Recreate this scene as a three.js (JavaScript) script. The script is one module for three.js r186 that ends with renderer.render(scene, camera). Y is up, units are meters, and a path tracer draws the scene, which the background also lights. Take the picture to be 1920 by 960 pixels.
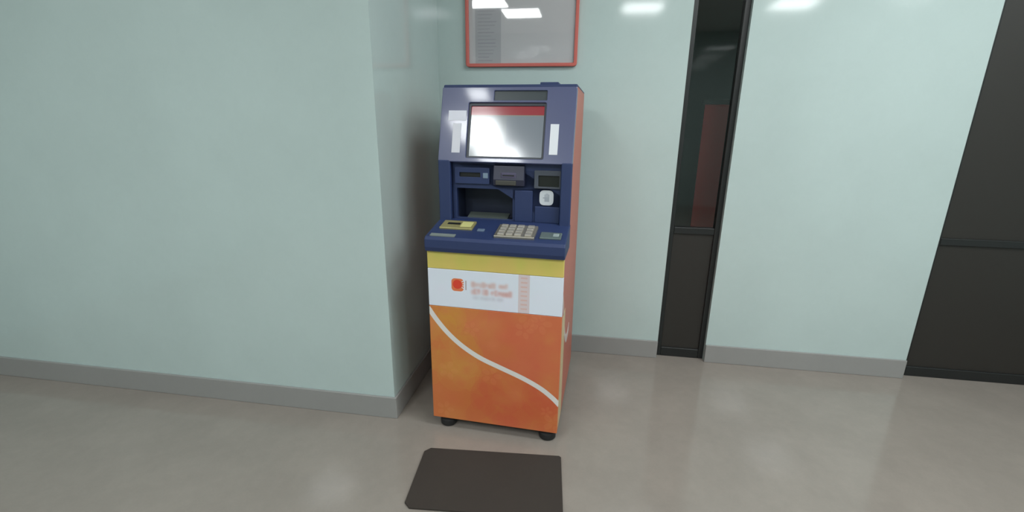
import * as THREE from 'three';
import { RoundedBoxGeometry } from 'three/addons/geometries/RoundedBoxGeometry.js';
import { RectAreaLightUniformsLib } from 'three/addons/lights/RectAreaLightUniformsLib.js';
import { mergeGeometries } from 'three/addons/utils/BufferGeometryUtils.js';

// ---------------------------------------------------------------- camera, lights, exposure
const scene = new THREE.Scene();
scene.background = new THREE.Color(0x000000);
const renderer = new THREE.WebGLRenderer({ antialias: true });
renderer.toneMapping = THREE.LinearToneMapping;
renderer.toneMappingExposure = 1.34;
renderer.shadowMap.enabled = true;
RectAreaLightUniformsLib.init();

const FOCAL = 855.2, PITCH = 0.2765, YAW = -0.1531, ROLL = 0.0118;   // focal length in pixels of a 1920 x 960 frame
const camera = new THREE.PerspectiveCamera(2 * Math.atan(480 / FOCAL) * 180 / Math.PI, 2, 0.05, 60);
{
  const fw = new THREE.Vector3(Math.sin(YAW) * Math.cos(PITCH), -Math.sin(PITCH), -Math.cos(YAW) * Math.cos(PITCH));
  const r0 = new THREE.Vector3(Math.cos(YAW), 0, Math.sin(YAW));
  const u0 = new THREE.Vector3().crossVectors(r0, fw);
  const r = r0.clone().multiplyScalar(Math.cos(ROLL)).addScaledVector(u0, Math.sin(ROLL));
  const u = u0.clone().multiplyScalar(Math.cos(ROLL)).addScaledVector(r0, -Math.sin(ROLL));
  camera.quaternion.setFromRotationMatrix(new THREE.Matrix4().makeBasis(r, u, fw.clone().negate()));
  camera.position.set(0, 1.4, 0);
  scene.add(camera);
}
const PANEL_RADIANCE = 13;                      // every ceiling panel is the same fitting
const PANEL_COLOR = new THREE.Color().setRGB(0.95, 0.99, 1.0);
const CEILING_Y = 3.0;
// panels: first four are mirrored in wall, board and screen; most others are added fill
const PANELS = [[0.67, 1.69], [-1.02, 1.86], [-1.42, 1.22], [-1.52, 0.58], [-2.9, 0.58], [0.75, -1.20], [1.75, -1.20], [1.45, 0.40], [2.75, -1.20], [2.75, 0.40], [2.6, 1.69]];
const DOWNLIGHT = [-1.30, -0.06];

// ---------------------------------------------------------------- helpers
let seed = 7;
function rnd() { seed = (seed * 1664525 + 1013904223) >>> 0; return seed / 4294967296; }
const taken = {};
function numbered(n) { taken[n] = (taken[n] ?? -1) + 1; return taken[n] ? n + '_' + String(taken[n]).padStart(3, '0') : n; }
function mesh(name, geo, mat, parent = scene) {
  const m = new THREE.Mesh(geo, mat); m.name = parent === scene ? numbered(name) : name;
  m.castShadow = m.receiveShadow = true; parent.add(m); return m;
}
function tag(o, label, category, group) { o.userData.label = label; o.userData.category = category; if (group) o.userData.group = group; return o; }
function struct(name, geo, mat, label, category) {
  const m = mesh(name, geo, mat); m.userData.kind = 'structure'; return tag(m, label, category);
}
function thing(name, label, category, group) {
  const g = new THREE.Group(); g.name = numbered(name); scene.add(g); return tag(g, label, category, group);
}
function bx(x0, x1, y0, y1, z0, z1, r = 0) {
  const w = x1 - x0, h = y1 - y0, d = z1 - z0;
  const g = r ? new RoundedBoxGeometry(w, h, d, 3, Math.min(r, w / 2.01, h / 2.01, d / 2.01)) : new THREE.BoxGeometry(w, h, d);
  return g.translate((x0 + x1) / 2, (y0 + y1) / 2, (z0 + z1) / 2);
}
function merged(list) { return mergeGeometries(list.map((g) => { const n = g.index ? g.toNonIndexed() : g; return n; })); }
// profile in (z, y) swept along x from x0 to x1
function sweepX(points, x0, x1, bevel = 0) {
  const s = new THREE.Shape(points.map(([z, y]) => new THREE.Vector2(z, y)));
  const g = new THREE.ExtrudeGeometry(s, { depth: x1 - x0 - 2 * bevel, bevelEnabled: bevel > 0, bevelThickness: bevel, bevelSize: bevel, bevelOffset: -bevel, bevelSegments: 3, curveSegments: 8 });
  g.applyMatrix4(new THREE.Matrix4().makeBasis(new THREE.Vector3(0, 0, 1), new THREE.Vector3(0, 1, 0), new THREE.Vector3(-1, 0, 0)));
  return g.translate(x1 - bevel, 0, 0);
}
function rr(shape, x0, x1, y0, y1, r) {
  shape.moveTo(x0 + r, y0); shape.lineTo(x1 - r, y0); shape.quadraticCurveTo(x1, y0, x1, y0 + r);
  shape.lineTo(x1, y1 - r); shape.quadraticCurveTo(x1, y1, x1 - r, y1); shape.lineTo(x0 + r, y1);
  shape.quadraticCurveTo(x0, y1, x0, y1 - r); shape.lineTo(x0, y0 + r); shape.quadraticCurveTo(x0, y0, x0 + r, y0);
  return shape;
}
// plate in the xy plane with rounded rectangular holes, front face at z = 0
function plate(x0, x1, y0, y1, r, holes, depth, bevel = 0.0015) {
  const s = rr(new THREE.Shape(), x0, x1, y0, y1, r);
  for (const [a, b, c, d, q] of holes) s.holes.push(rr(new THREE.Path(), a, b, c, d, q ?? 0.004));
  const g = new THREE.ExtrudeGeometry(s, { depth: depth - bevel, bevelEnabled: true, bevelThickness: bevel, bevelSize: bevel, bevelOffset: -bevel, bevelSegments: 2, curveSegments: 6 });
  return g.translate(0, 0, -depth + 0);
}
function planarUV(g, x0, x1, y0, y1) {          // print runs over the xy extent of a panel
  const p = g.attributes.position, uv = new Float32Array(p.count * 2);
  for (let i = 0; i < p.count; i++) { uv[2 * i] = (p.getX(i) - x0) / (x1 - x0); uv[2 * i + 1] = (p.getY(i) - y0) / (y1 - y0); }
  g.setAttribute('uv', new THREE.BufferAttribute(uv, 2)); return g;
}
function canvasTex(w, h, draw) {
  const c = document.createElement('canvas'); c.width = w; c.height = h; draw(c.getContext('2d'), w, h);
  const t = new THREE.CanvasTexture(c); t.colorSpace = THREE.SRGBColorSpace; return t;
}
function noiseTex(n, lo, hi, octaves, srgb, tint = [1, 1, 1]) {     // tileable value noise
  const a = new Float32Array(n * n); let amp = 1, tot = 0;
  for (const cell of octaves) {
    const k = Math.round(n / cell), g = Float32Array.from({ length: k * k }, rnd);
    for (let y = 0; y < n; y++) for (let x = 0; x < n; x++) {
      const fx = x / cell, fy = y / cell, ix = Math.floor(fx), iy = Math.floor(fy), sx = (fx - ix) ** 2 * (3 - 2 * (fx - ix)), sy = (fy - iy) ** 2 * (3 - 2 * (fy - iy));
      const q = (i, j) => g[((iy + j) % k) * k + (ix + i) % k];
      a[y * n + x] += amp * ((q(0, 0) * (1 - sx) + q(1, 0) * sx) * (1 - sy) + (q(0, 1) * (1 - sx) + q(1, 1) * sx) * sy);
    }
    tot += amp; amp *= 0.6;
  }
  const d = new Uint8Array(n * n * 4);
  for (let i = 0; i < n * n; i++) { const v = lo + (hi - lo) * a[i] / tot; for (let c = 0; c < 3; c++) d[4 * i + c] = Math.round(255 * Math.min(1, v * tint[c])); d[4 * i + 3] = 255; }
  const t = new THREE.DataTexture(d, n, n); t.wrapS = t.wrapT = THREE.RepeatWrapping; t.magFilter = THREE.LinearFilter; t.minFilter = THREE.LinearMipmapLinearFilter; t.generateMipmaps = true;
  if (srgb) t.colorSpace = THREE.SRGBColorSpace; t.needsUpdate = true; return t;
}
function metreUV(g) {                            // box mapping in metres
  const n = g.index ? g.toNonIndexed() : g; const p = n.attributes.position, m = n.attributes.normal, uv = new Float32Array(p.count * 2);
  for (let i = 0; i < p.count; i++) {
    const ax = Math.abs(m.getX(i)), ay = Math.abs(m.getY(i)), az = Math.abs(m.getZ(i));
    uv[2 * i] = ax > ay && ax > az ? p.getZ(i) : p.getX(i); uv[2 * i + 1] = ay > ax && ay > az ? p.getZ(i) : p.getY(i);
  }
  n.setAttribute('uv', new THREE.BufferAttribute(uv, 2)); return n;
}
const lin = (r, g, b) => new THREE.Color().setRGB(r, g, b);
const std = (o) => new THREE.MeshStandardMaterial(o), phy = (o) => new THREE.MeshPhysicalMaterial(o);

// ---------------------------------------------------------------- materials of the room
const wallTone = noiseTex(256, 0.965, 1.0, [64, 32, 8, 2], true);
const wallBump = noiseTex(256, 0, 1, [32, 8, 2], false);
const wallM = phy({ color: lin(0.50, 0.60, 0.585), map: wallTone, roughness: 0.08, bumpMap: wallBump, bumpScale: 0.00001 });
const floorTone = noiseTex(512, 0.88, 1.0, [128, 64, 16, 4, 2], true, [1, 0.985, 0.965]);
const floorM = phy({ color: lin(0.31, 0.285, 0.262), map: floorTone, roughness: 0.12, bumpMap: wallBump, bumpScale: 0.00002 });
const skirtM = std({ color: lin(0.30, 0.295, 0.285), map: wallTone, roughness: 0.35 });
const ceilM = std({ color: lin(0.75, 0.75, 0.73), roughness: 0.9 });
const doorM = std({ color: lin(0.022, 0.019, 0.016), roughness: 0.5 });
const doorFrameM = std({ color: lin(0.012, 0.013, 0.013), roughness: 0.4 });

// ---------------------------------------------------------------- the setting
const XL = -3.8, XR = 3.3, ZB = -2.727, ZP = -1.856, XP = -0.862, ZF = 3.4;
struct('floor', metreUV(bx(XL - 0.15, XR + 0.15, -0.12, 0, ZB - 3.1, ZF + 0.15)), floorM, 'polished grey beige floor running under the whole room', 'floor');
struct('ceiling', metreUV(bx(XL - 0.15, XR + 0.15, CEILING_Y, CEILING_Y + 0.12, ZB - 3.1, ZF + 0.15)), ceilM, 'plain white ceiling holding the square light panels', 'ceiling');
// door openings in the back wall
const W1 = [0.513, 0.80], W2 = [1.915, 2.95], OPEN_H = 2.35;
struct('wall_back', metreUV(merged([
  bx(XP - 0.15, W1[0], 0, CEILING_Y, ZB - 0.15, ZB), bx(W1[1], W2[0], 0, CEILING_Y, ZB - 0.15, ZB), bx(W2[1], XR, 0, CEILING_Y, ZB - 0.15, ZB),
  bx(W1[0], W1[1], OPEN_H, CEILING_Y, ZB - 0.15, ZB), bx(W2[0], W2[1], OPEN_H, CEILING_Y, ZB - 0.15, ZB)])), wallM, 'glossy pale green wall behind the kiosk, carrying the red framed board', 'wall');
struct('wall_left', metreUV(bx(XL, XP, 0, CEILING_Y, ZB - 0.15, ZP)), wallM, 'pale green wall projecting beside the kiosk, its dark return facing it', 'wall');
struct('wall_far_left', metreUV(bx(XL - 0.15, XL, 0, CEILING_Y, ZB - 3.1, ZF)), wallM, 'pale green side wall closing the hall opposite the brown door', 'wall');
struct('wall_right', metreUV(bx(XR, XR + 0.15, 0, CEILING_Y, ZB - 3.1, ZF)), wallM, 'pale green side wall at the brown door end of the hall', 'wall');
struct('wall_front', metreUV(bx(XL - 0.15, XR + 0.15, 0, CEILING_Y, ZF, ZF + 0.15)), wallM, 'pale green wall facing the kiosk across the hall', 'wall');
struct('wall_store', metreUV(merged([bx(XP, XR, 0, CEILING_Y, ZB - 3.1, ZB - 3.0), bx(XP - 0.1, XP, 0, CEILING_Y, ZB - 3.1, ZB - 0.15)])), wallM, 'pale green walls of the unlit room behind the narrow glazed door', 'wall');
// skirting: tiles 0.115 high, 12 mm proud
const SK = 0.115, ST = 0.012;
struct('baseboard_back', metreUV(merged([bx(XP + ST, W1[0], 0, SK, ZB, ZB + ST, 0.003), bx(W1[1], W2[0], 0, SK, ZB, ZB + ST, 0.003), bx(W2[1], XR - ST, 0, SK, ZB, ZB + ST, 0.003)])), skirtM, 'grey skirting along the foot of the wall behind the kiosk', 'skirting');
struct('baseboard_left', metreUV(merged([bx(XL + ST, XP + ST, 0, SK, ZP, ZP + ST, 0.003), bx(XP, XP + ST, 0, SK, ZB, ZP + 0.001, 0.003)])), skirtM, 'grey skirting wrapping the corner of the projecting wall', 'skirting');
struct('baseboard_right', metreUV(bx(XR - ST, XR, 0, SK, ZB, ZF, 0.003)), skirtM, 'grey skirting along the side wall past the doors', 'skirting');

// dark brown doors: one with a glass pane over its lower panel, one solid
const glassM = phy({ color: lin(0.80, 0.84, 0.82), roughness: 0.04, transmission: 1, thickness: 0, ior: 1.5 });
function darkDoor(name, x0, x1, label, glazed) {
  const z0 = ZB - 0.075, z1 = ZB - 0.03;
  const f = struct(name, merged([bx(x0, x0 + 0.03, 0, OPEN_H, z0, z1, 0.004), bx(x1 - 0.03, x1, 0, OPEN_H, z0, z1, 0.004), bx(x0 + 0.03, x1 - 0.03, OPEN_H - 0.05, OPEN_H, z0, z1, 0.004), bx(x0 + 0.03, x1 - 0.03, 0.80, 0.84, z0, z1, 0.004), bx(x0 + 0.03, x1 - 0.03, 0, 0.06, z0, z1, 0.004)]), doorFrameM, label, 'door');
  mesh('lower_panel', bx(x0 + 0.03, x1 - 0.03, 0.06, 0.80, z0 + 0.012, z1 - 0.012), doorM, f);
  if (glazed) mesh('pane', bx(x0 + 0.03, x1 - 0.03, 0.84, OPEN_H - 0.05, z0 + 0.02, z0 + 0.026), glassM, f);
  else mesh('upper_panel', bx(x0 + 0.03, x1 - 0.03, 0.84, OPEN_H - 0.05, z0 + 0.012, z1 - 0.012), doorM, f);
  return f;
}
darkDoor('door_1', W1[0], W1[1], 'narrow dark glazed door leaf beside the red framed board wall', true);
darkDoor('door_2', W2[0], W2[1], 'wide dark brown panelled door past the plain stretch of wall');
// red banner inside the unlit room, seen through the narrow pane
{
  const b = thing('banner', 'dark red hanging banner seen through the narrow glazed door', 'banner');
  mesh('cloth', bx(0.74, 1.19, 0.75, 1.55, ZB - 0.50, ZB - 0.494), std({ color: lin(0.60, 0.05, 0.045), roughness: 0.8 }), b);
  mesh('stand', merged([bx(0.72, 1.21, 1.55, 1.58, ZB - 0.515, ZB - 0.485, 0.005), bx(0.95, 0.98, 0.02, 1.58, ZB - 0.53, ZB - 0.505), bx(0.74, 1.19, 0, 0.03, ZB - 0.60, ZB - 0.40, 0.005)]), doorFrameM, b);
}

// ---------------------------------------------------------------- ceiling light panels
{
  const diffuserM = std({ color: 0xffffff, emissive: 0xffffff, emissiveIntensity: 3, roughness: 0.6 });
  const rimM = std({ color: lin(0.8, 0.8, 0.8), roughness: 0.5 });
  for (const [x, z, small] of [...PANELS, [...DOWNLIGHT, true]]) {
    const t = small ? thing('ceiling_downlight', 'small square downlight in the ceiling, less than half a panel wide', 'ceiling light')
      : thing('ceiling_light', 'large square white ceiling light panel, one of a set partly added as unseen fill', 'ceiling light', 'large square light panels across the ceiling');
    const k = small ? 0.36 : 1;
    t.position.set(x, CEILING_Y, z);
    const o = 0.3 * k, q = 0.265 * k;
    mesh('rim', merged([bx(-o, o, -0.015, 0, -o, -q), bx(-o, o, -0.015, 0, q, o), bx(-o, -q, -0.015, 0, -q, q), bx(q, o, -0.015, 0, -q, q)]), rimM, t);
    mesh('diffuser', bx(-q, q, -0.008, 0, -q, q), diffuserM, t);
    const l = new THREE.RectAreaLight(PANEL_COLOR, PANEL_RADIANCE, 2 * q, 2 * q);
    l.position.set(0, -0.012, 0); l.rotation.x = -Math.PI / 2; l.castShadow = true; t.add(l);
  }
}

// ---------------------------------------------------------------- red framed notice board on the wall
{
  const t = thing('notice_board', 'red framed glass fronted notice board hung above the kiosk', 'notice board');
  const x0 = -0.695, x1 = -0.072, y0 = 1.722, y1 = 2.26;
  t.position.set(0, 0, ZB + 0.001);
  const fr = plate(x0, x1, y0, y1, 0.02, [[x0 + 0.018, x1 - 0.018, y0 + 0.018, y1 - 0.018, 0.006]], 0.022, 0.003).translate(0, 0, 0.022);
  mesh('frame', fr, std({ color: lin(0.56, 0.12, 0.095), roughness: 0.4 }), t);
  const paper = canvasTex(512, 448, (c, w, h) => {
    c.fillStyle = '#b9b7b9'; c.fillRect(0, 0, w, h);
    c.fillStyle = '#a3a2a6'; c.fillRect(44, 60, 120, 380);
    for (let k = 0; k < 24; k++) { c.fillStyle = 'rgba(130,128,135,' + (0.25 + 0.3 * rnd()) + ')'; c.fillRect(56, 72 + k * 15, 50 + 46 * rnd(), 5); }
  });
  mesh('sheet', planarUV(bx(x0 + 0.015, x1 - 0.015, y0 + 0.015, y1 - 0.015, 0.002, 0.008), x0, x1, y0, y1), std({ map: paper, roughness: 0.7 }), t);
  mesh('glass_cover', bx(x0 + 0.016, x1 - 0.016, y0 + 0.016, y1 - 0.016, 0.011, 0.014), phy({ color: 0xffffff, roughness: 0.03, transmission: 1, thickness: 0, ior: 1.5 }), t);
}

// ---------------------------------------------------------------- the kiosk
const navy = lin(0.021, 0.037, 0.112);
const navyM = phy({ color: navy, roughness: 0.5 });
const fasciaLitM = phy({ color: lin(0.066, 0.078, 0.170), roughness: 0.35, clearcoat: 1, clearcoatRoughness: 0.09 });  // the same navy, lightened: ceiling reflection put into its colour
const navyShadedM = std({ color: lin(0.014, 0.020, 0.045), roughness: 0.5 });  // navy darkened to paint the shade inside the cash mouth
const blackM = std({ color: lin(0.010, 0.011, 0.010), roughness: 0.45 });
const steelM = std({ color: lin(0.42, 0.39, 0.33), metalness: 0.75, roughness: 0.38 });
const brassM = std({ color: lin(0.40, 0.36, 0.16), metalness: 0.4, roughness: 0.4 });
const orangeSideM = phy({ color: lin(0.52, 0.135, 0.085), roughness: 0.38, map: wallTone });
const creamM = std({ color: lin(0.60, 0.47, 0.27), roughness: 0.4 });
const whiteM = std({ color: lin(0.78, 0.78, 0.80), roughness: 0.4 });
const rubberM = std({ color: lin(0.012, 0.012, 0.012), roughness: 0.7 });

const atm = thing('cash_machine', 'navy blue and orange bank cash machine on black feet in the recess', 'cash machine');
atm.position.set(-0.358, 0, -1.812); atm.rotation.y = -3 * Math.PI / 180;
{
  const W = 0.298, BACK = -0.74;
  // body core behind the skins
  mesh('cabinet', bx(-W + 0.007, W - 0.007, 0.054, 0.88, BACK, -0.008), std({ color: lin(0.05, 0.05, 0.055), roughness: 0.6 }), atm);
  // side skins follow the whole outline
  const outline = [[-0.016, 0.052], [-0.016, 0.884], [-0.190, 0.93], [-0.194, 1.245], [-0.285, 1.555], [-0.295, 1.57], [BACK, 1.57], [BACK, 0.045]];
  for (const s of [-1, 1]) {
    const p = mesh('side_panel', sweepX(outline, s < 0 ? -W : W - 0.007, s < 0 ? -W + 0.007 : W, 0.0015), orangeSideM, atm);
    const x = s < 0 ? -W - 0.0012 : W - 0.0003;
    mesh('edge_strip', bx(x, x + 0.0015, 0.07, 0.61, -0.15, -0.017), creamM, p);
    const cv = [];                               // pale ribbon of the wrap carried round the side
    for (let k = 0; k <= 14; k++) { const q = k / 14; cv.push([-0.02 - 0.40 * q, 0.70 - 0.30 * q - 0.12 * Math.sin(q * Math.PI)]); }
    const rib = cv.map(([z, y]) => [z, y + 0.022]).concat(cv.slice().reverse().map(([z, y]) => [z, y - 0.022]));
    mesh('wrap_ribbon', sweepX(rib, x, x + 0.0014), std({ color: lin(0.60, 0.50, 0.47), roughness: 0.45 }), p);
  }
  // front panels
  const printed = (name, x0, x1, y0, y1, tex) => mesh(name, planarUV(plate(x0, x1, y0, y1, 0.003, [], 0.018, 0.002), x0, x1, y0, y1), phy({ map: tex, roughness: 0.36 }), atm);
  const mott = (c, w, h, n, cols, r) => { for (let k = 0; k < n; k++) { const x = rnd() * w, y = rnd() * h, q = r * (0.4 + rnd()); const g = c.createRadialGradient(x, y, 0, x, y, q); const s = cols[Math.floor(rnd() * cols.length)]; g.addColorStop(0, s + '0.30)'); g.addColorStop(1, s + '0)'); c.fillStyle = g; c.fillRect(x - q, y - q, 2 * q, 2 * q); } };
  printed('yellow_band', -W, W, 0.802, 0.880, canvasTex(512, 64, (c, w, h) => {
    c.fillStyle = '#d2c066'; c.fillRect(0, 0, w, h); mott(c, w, h, 30, ['rgba(188,198,88,', 'rgba(216,182,106,', 'rgba(206,186,98,'], 50);
  }));
  printed('logo_band', -W, W, 0.627, 0.801, canvasTex(1024, 298, (c, w, h) => {
    c.fillStyle = '#dde3ee'; c.fillRect(0, 0, w, h);
    mott(c, w, h, 14, ['rgba(215,225,232,', 'rgba(226,222,236,'], 120);
    c.fillStyle = '#d5c6c8'; c.fillRect(698, 0, 84, h);                                  // vertical tinted strip
    for (let k = 0; k < 8; k++) { c.fillStyle = 'rgba(214,150,130,0.35)'; c.fillRect(716, 18 + k * 34, 48, 12); }
    // emblem: orange disc on a soft square with rays cut to its right
    c.fillStyle = '#dd7a4e'; c.beginPath(); c.roundRect(186, 66, 96, 100, 26); c.fill();
    c.fillStyle = '#d9442e'; c.beginPath(); c.arc(232, 112, 36, 0, 7); c.fill();
    c.strokeStyle = '#dde3ee'; c.lineWidth = 6; for (const a of [-0.55, -0.18, 0.18, 0.55]) { c.beginPath(); c.moveTo(232 + 40 * Math.cos(a), 112 + 40 * Math.sin(a)); c.lineTo(232 + 70 * Math.cos(a), 112 + 70 * Math.sin(a)); c.stroke(); }
    c.fillStyle = '#b5a7a8'; c.fillRect(294, 78, 10, 74);
    // lines of unreadable lettering
    const line = (x, y, w0, hh, col) => { let q = x; while (q < x + w0) { const lw = hh * (0.28 + 0.4 * rnd()); c.fillStyle = col; if (rnd() > 0.14) { const up = rnd() > 0.6 ? 0 : hh * 0.28; c.fillRect(q, y + up, lw * 0.34, hh - up); c.fillRect(q, y + up, lw, hh * 0.2); if (rnd() > 0.4) c.fillRect(q, y + hh * 0.8, lw, hh * 0.2); if (rnd() > 0.5) c.fillRect(q + lw * 0.7, y + up, lw * 0.3, hh - up); } q += lw + hh * 0.16; } };
    c.filter = 'blur(9px)'; line(344, 86, 270, 34, '#c98c7c'); line(344, 140, 290, 36, '#c97e70'); line(350, 198, 230, 16, '#b0aab6'); c.filter = 'none';
  }));
  printed('lower_door', -W, W, 0.052, 0.626, canvasTex(1024, 998, (c, w, h) => {
    // vinyl print: overlapping amber, orange and red petals
    c.fillStyle = '#ca6e46'; c.fillRect(0, 0, w, h);
    const petals = (n, x0, x1, y0, y1, col) => { for (let k = 0; k < n; k++) { c.fillStyle = col; c.beginPath(); c.ellipse(x0 + (x1 - x0) * rnd(), y0 + (y1 - y0) * rnd(), 90 + 120 * rnd(), 60 + 80 * rnd(), 3 * rnd(), 0, 7); c.fill(); } };
    petals(26, -60, 330, -40, 420, 'rgba(204,146,58,0.17)'); petals(22, 520, 1060, -40, 560, 'rgba(206,92,72,0.12)');
    const pts = []; // ribbon from upper left to lower right
    const P = [[-10, 18], [60, 120], [150, 225], [260, 320], [400, 405], [560, 470], [740, 540], [880, 610], [975, 680], [1040, 745]];
    const cr = new THREE.SplineCurve(P.map(([x, y]) => new THREE.Vector2(x, y))).getPoints(80);
    for (const p of cr) pts.push(p);
    c.save(); c.beginPath(); c.moveTo(-10, 18); for (const p of pts) c.lineTo(p.x, p.y); c.lineTo(w, h); c.lineTo(0, h); c.closePath(); c.clip();
    c.fillStyle = '#c9713f'; c.fillRect(0, 0, w, h);
    petals(30, -60, 380, 60, 620, 'rgba(204,150,66,0.18)'); petals(24, 380, 1060, 560, 1040, 'rgba(200,84,64,0.16)'); c.restore();
    mott(c, w, h, 60, ['rgba(206,138,74,', 'rgba(204,98,66,', 'rgba(198,112,60,', 'rgba(212,122,82,'], 110);
    for (let k = 0; k < 9; k++) {               // faint printed blossoms
      const x = rnd() * w, y = rnd() * h, r = 24 + 40 * rnd(); c.fillStyle = 'rgba(220,148,98,0.16)';
      for (let q = 0; q < 5; q++) { c.beginPath(); c.ellipse(x + r * Math.cos(q * 1.257), y + r * Math.sin(q * 1.257), r * 0.62, r * 0.42, q * 1.257, 0, 7); c.fill(); }
    }
    c.strokeStyle = '#dcd8d4'; c.lineWidth = 40; c.lineJoin = 'round'; c.beginPath(); pts.forEach((p, i) => (i ? c.lineTo(p.x, p.y) : c.moveTo(p.x, p.y))); c.stroke();
  }));
  // feet
  const footG = new THREE.LatheGeometry([[0, 0], [0.034, 0], [0.039, 0.006], [0.039, 0.030], [0.034, 0.036], [0.018, 0.038], [0.016, 0.056], [0, 0.056]].map(([x, y]) => new THREE.Vector2(x, y)), 28);
  for (const [x, z] of [[-0.235, -0.042], [0.25, -0.042], [-0.24, -0.68], [0.245, -0.68]]) { const f = mesh('foot', footG, rubberM, atm); f.position.set(x, 0, z); }

  // console: a shelf that rises to the rear
  const CF = 0.02, CB = -0.19, YF = 0.946, YB = 0.988;
  mesh('console', sweepX([[CB, 0.882], [CF - 0.006, 0.882], [CF, 0.90], [CF, YF - 0.012], [CF - 0.010, YF], [CB, YB]], -0.301, 0.301, 0.004), navyM, atm);
  const SL = Math.atan2(YB - YF, CF - CB);
  const onConsole = (m, x, q) => { m.position.set(x, YF + (CF - q * (CF - CB) - CF) * -1 * Math.tan(SL), CF - q * (CF - CB)); m.rotation.x = SL; return m; };
  // steel pin pad with sixteen keys
  const pad = onConsole(mesh('pin_pad', bx(-0.086, 0.086, -0.004, 0.010, -0.062, 0.062, 0.004), steelM, atm), 0.082, 0.44);
  const keyG = new RoundedBoxGeometry(0.028, 0.008, 0.020, 2, 0.002), keyM = std({ color: lin(0.50, 0.47, 0.42), metalness: 0.5, roughness: 0.4 });
  for (let r = 0; r < 4; r++) for (let k = 0; k < 4; k++) { const key = mesh('key', keyG, keyM, pad); key.position.set(-0.058 + k * 0.036 + (k === 3 ? 0.008 : 0), 0.012, -0.042 + r * 0.028); }
  // card and cheque slot plate on the left
  const cs = onConsole(mesh('slot_plate', bx(-0.075, 0.075, -0.004, 0.008, -0.042, 0.042, 0.004), brassM, atm), -0.190, 0.62);
  mesh('slot', bx(-0.048, 0.010, 0.006, 0.0095, -0.012, 0.006), blackM, cs);
  mesh('sticker', bx(0.016, 0.066, 0.007, 0.0088, -0.028, 0.026), std({ color: lin(0.60, 0.58, 0.24), roughness: 0.5 }), cs);
  onConsole(mesh('edge_label', bx(-0.055, 0.055, -0.002, 0.002, -0.012, 0.012), std({ color: lin(0.20, 0.23, 0.22), roughness: 0.5 }), atm), -0.225, 0.12);
  onConsole(mesh('indicator', bx(-0.016, 0.016, -0.002, 0.004, -0.011, 0.011, 0.002), std({ color: lin(0.13, 0.18, 0.26), roughness: 0.4 }), atm), -0.075, 0.45);
  const rd = onConsole(mesh('touch_reader', bx(-0.045, 0.045, -0.004, 0.006, -0.030, 0.030, 0.004), std({ color: lin(0.13, 0.17, 0.17), metalness: 0.3, roughness: 0.4 }), atm), 0.232, 0.36);
  mesh('reader_window', bx(0.010, 0.034, 0.005, 0.0072, -0.014, 0.014), std({ color: lin(0.30, 0.36, 0.36), roughness: 0.3 }), rd);

  // middle section: cheeks and a recessed module wall
  const ZC = -0.168, ZM = -0.205;
  for (const [a, b] of [[-0.299, -0.243], [0.252, 0.299]]) mesh('cheek', bx(a, b, 0.97, 1.256, -0.196, ZC, 0.006), navyM, atm);
  const wall = plate(-0.246, 0.255, 0.96, 1.256, 0.001, [[-0.225, 0.036, 0.992, 1.128, 0.006], [0.150, 0.245, 1.146, 1.198, 0.004]], 0.02).translate(0, 0, ZM);
  mesh('module_wall', wall, navyM, atm);
  mesh('vertical_panel', bx(0.046, 0.128, 0.985, 1.128, ZM - 0.002, ZM + 0.008, 0.004), navyM, atm);
  mesh('lower_right_panel', bx(0.138, 0.250, 0.985, 1.060, ZM - 0.002, ZM + 0.006, 0.004), navyM, atm);
  // cash mouth
  const mouth = mesh('cash_mouth', merged([bx(-0.235, 0.046, 0.975, 1.140, -0.345, -0.335), bx(-0.235, -0.225, 0.975, 1.14, -0.335, ZM - 0.019), bx(0.036, 0.046, 0.975, 1.14, -0.335, ZM - 0.019), bx(-0.235, 0.046, 1.128, 1.14, -0.335, ZM - 0.019), bx(-0.235, 0.046, 0.965, 0.978, -0.335, ZM - 0.019)]), navyShadedM, atm);
  mesh('tray', sweepX([[-0.215, 0.982], [-0.208, 0.990], [-0.275, 1.008], [-0.285, 0.998]], -0.182, 0.010, 0.002), std({ color: lin(0.10, 0.12, 0.11), metalness: 0.2, roughness: 0.55 }), mouth);
  // receipt printer
  const rp = mesh('receipt_printer', plate(-0.230, -0.068, 1.150, 1.222, 0.006, [[-0.208, -0.110, 1.180, 1.200, 0.004]], 0.014).translate(0, 0, ZM + 0.013), navyM, atm);
  mesh('slot', bx(-0.210, -0.108, 1.178, 1.202, ZM - 0.002, ZM + 0.003), blackM, rp);
  mesh('indicator', bx(-0.098, -0.074, 1.176, 1.200, ZM + 0.010, ZM + 0.016, 0.003), std({ color: lin(0.20, 0.27, 0.36), roughness: 0.35 }), rp);
  // card reader
  const cr = mesh('card_reader', sweepX([[ZM - 0.004, 1.145], [ZM + 0.024, 1.150], [ZM + 0.030, 1.175], [ZM + 0.018, 1.234], [ZM - 0.004, 1.238]], -0.048, 0.092, 0.004), std({ color: lin(0.030, 0.032, 0.060), roughness: 0.4 }), atm);
  mesh('bezel', bx(-0.012, 0.056, 1.182, 1.206, ZM + 0.012, ZM + 0.030, 0.004), std({ color: lin(0.085, 0.075, 0.13), roughness: 0.4 }), cr);
  mesh('slot', bx(-0.004, 0.048, 1.191, 1.196, ZM + 0.026, ZM + 0.0306), blackM, cr);
  mesh('lip', bx(-0.036, 0.056, 1.150, 1.172, ZM + 0.016, ZM + 0.033, 0.004), std({ color: lin(0.060, 0.058, 0.050), roughness: 0.45 }), cr);
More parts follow.
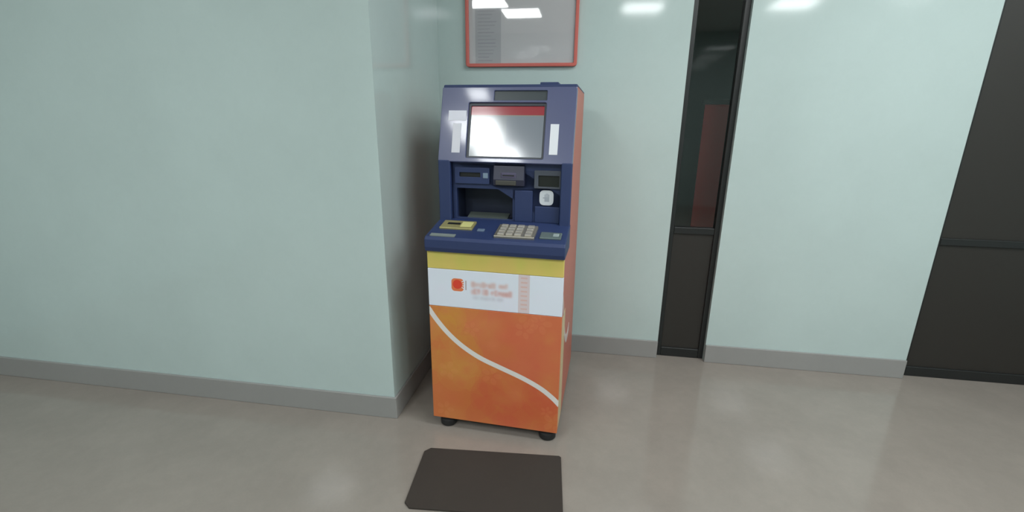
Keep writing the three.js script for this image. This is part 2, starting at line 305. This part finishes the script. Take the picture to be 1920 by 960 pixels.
  // barcode window
  const bw = mesh('scanner_bezel', plate(0.134, 0.250, 1.140, 1.218, 0.005, [[0.152, 0.244, 1.148, 1.196, 0.004]], 0.012).translate(0, 0, ZM + 0.011), std({ color: lin(0.075, 0.085, 0.11), roughness: 0.4 }), atm);
  mesh('scanner_window', bx(0.148, 0.248, 1.144, 1.200, ZM - 0.006, ZM + 0.003), std({ color: lin(0.006, 0.009, 0.006), roughness: 0.5 }), bw);
  // white finger pointer label
  const icon = canvasTex(128, 128, (c) => {
    c.fillStyle = '#d3d7dc'; c.fillRect(0, 0, 128, 128); c.fillStyle = '#a7adb6';
    c.fillRect(46, 58, 44, 40); for (const [x, y] of [[46, 34], [58, 26], [70, 26], [81, 34]]) { c.beginPath(); c.roundRect(x, y, 9, 40, 4); c.fill(); } c.beginPath(); c.roundRect(30, 60, 22, 10, 5); c.fill();
  });
  mesh('hand_label', planarUV(rr2(0.158, 0.220, 1.066, 1.132, 0.022, ZM + 0.001, 0.0015), 0.158, 0.220, 1.066, 1.132), std({ map: icon, roughness: 0.5 }), atm);
  function rr2(x0, x1, y0, y1, r, z, d) { return new THREE.ExtrudeGeometry(rr(new THREE.Shape(), x0, x1, y0, y1, r), { depth: d, bevelEnabled: false, curveSegments: 8 }).translate(0, 0, z); }

  // hood: box body plus a tilted fascia plate with the screen let in
  const TILT = Math.atan2(0.090, 0.318);
  mesh('hood', sweepX([[-0.20, 1.248], [-0.292, 1.562], [BACK, 1.566], [BACK, 0.97], [-0.36, 0.97], [-0.36, 1.248]], -W + 0.008, W - 0.008), navyM, atm);
  const SH = 0.330;
  const fascia = mesh('fascia', plate(-0.299, 0.299, 0, SH, 0.008, [[-0.172, 0.172, 0.020, 0.262, 0.008], [-0.060, 0.172, 0.272, 0.314, 0.004]], 0.026, 0.003), fasciaLitM, atm);
  fascia.position.set(0, 1.248, -0.168); fascia.rotation.x = -TILT;
  const ui = canvasTex(512, 360, (c, w, h) => {
    c.fillStyle = '#a9b8c4'; c.fillRect(0, 0, w, h);
    c.fillStyle = '#b2c0c6'; c.fillRect(0, 74, w * 0.5, h - 74);
    c.fillStyle = '#cf3345'; c.fillRect(0, 0, w, 62);
    c.fillStyle = '#b9bfae'; c.fillRect(0, 62, w, 7);
  });
  mesh('screen_surround', plate(-0.174, 0.174, 0.018, 0.264, 0.008, [[-0.163, 0.163, 0.029, 0.250, 0.004]], 0.012, 0.002).translate(0, 0, -0.010), std({ color: lin(0.035, 0.042, 0.055), roughness: 0.4 }), fascia);
  mesh('screen', planarUV(bx(-0.166, 0.166, 0.026, 0.253, -0.022, -0.016), -0.163, 0.163, 0.029, 0.250), phy({ color: lin(0.02, 0.02, 0.02), emissive: 0xffffff, emissiveMap: ui, emissiveIntensity: 0.28, roughness: 0.115, ior: 1.85 }), fascia);
  mesh('camera_strip', bx(-0.064, 0.176, 0.268, 0.318, -0.020, -0.008), std({ color: lin(0.028, 0.040, 0.046), roughness: 0.35 }), fascia);
  mesh('label', bx(-0.262, -0.180, 0.182, 0.226, -0.001, 0.0012), std({ color: lin(0.66, 0.66, 0.74), roughness: 0.4 }), fascia);
  mesh('instruction_strip', bx(-0.238, -0.200, 0.040, 0.170, -0.001, 0.0012), std({ color: lin(0.62, 0.62, 0.68), roughness: 0.4 }), fascia);
  mesh('instruction_strip', bx(0.196, 0.232, 0.040, 0.170, -0.001, 0.0012), std({ color: lin(0.70, 0.72, 0.76), roughness: 0.4 }), fascia);
  // top cap and rear
  mesh('top_cap', bx(-W, W, 1.560, 1.576, BACK, -0.268, 0.006), navyM, atm);
  mesh('top_vent', bx(0.135, 0.215, 1.574, 1.586, -0.40, -0.285, 0.004), navyM, atm);
}

// ---------------------------------------------------------------- floor mat
{
  const w = 0.605, d = 0.335, k = 0.024;
  const s = new THREE.Shape([[k, 0], [w - 0.008, 0], [w, 0.008], [w, d - 0.012], [w - 0.012, d], [k, d], [0, d - k], [0, k]].map(([x, y]) => new THREE.Vector2(x, y)));
  const g = new THREE.ExtrudeGeometry(s, { depth: 0.005, bevelEnabled: true, bevelThickness: 0.002, bevelSize: 0.002, bevelOffset: -0.002, bevelSegments: 2 });
  g.rotateX(Math.PI / 2).translate(0, 0.007, 0);
  const t = mesh('floor_mat', metreUV(g), std({ color: lin(0.042, 0.034, 0.029), map: floorTone, roughness: 0.95, bumpMap: wallBump, bumpScale: 0.002 }));
  tag(t, 'dark brown rectangular floor mat with clipped corners before the kiosk', 'floor mat');
  t.position.set(-0.638, 0.0005, -1.658); t.rotation.y = 4.5 * Math.PI / 180;
}
renderer.render(scene, camera);
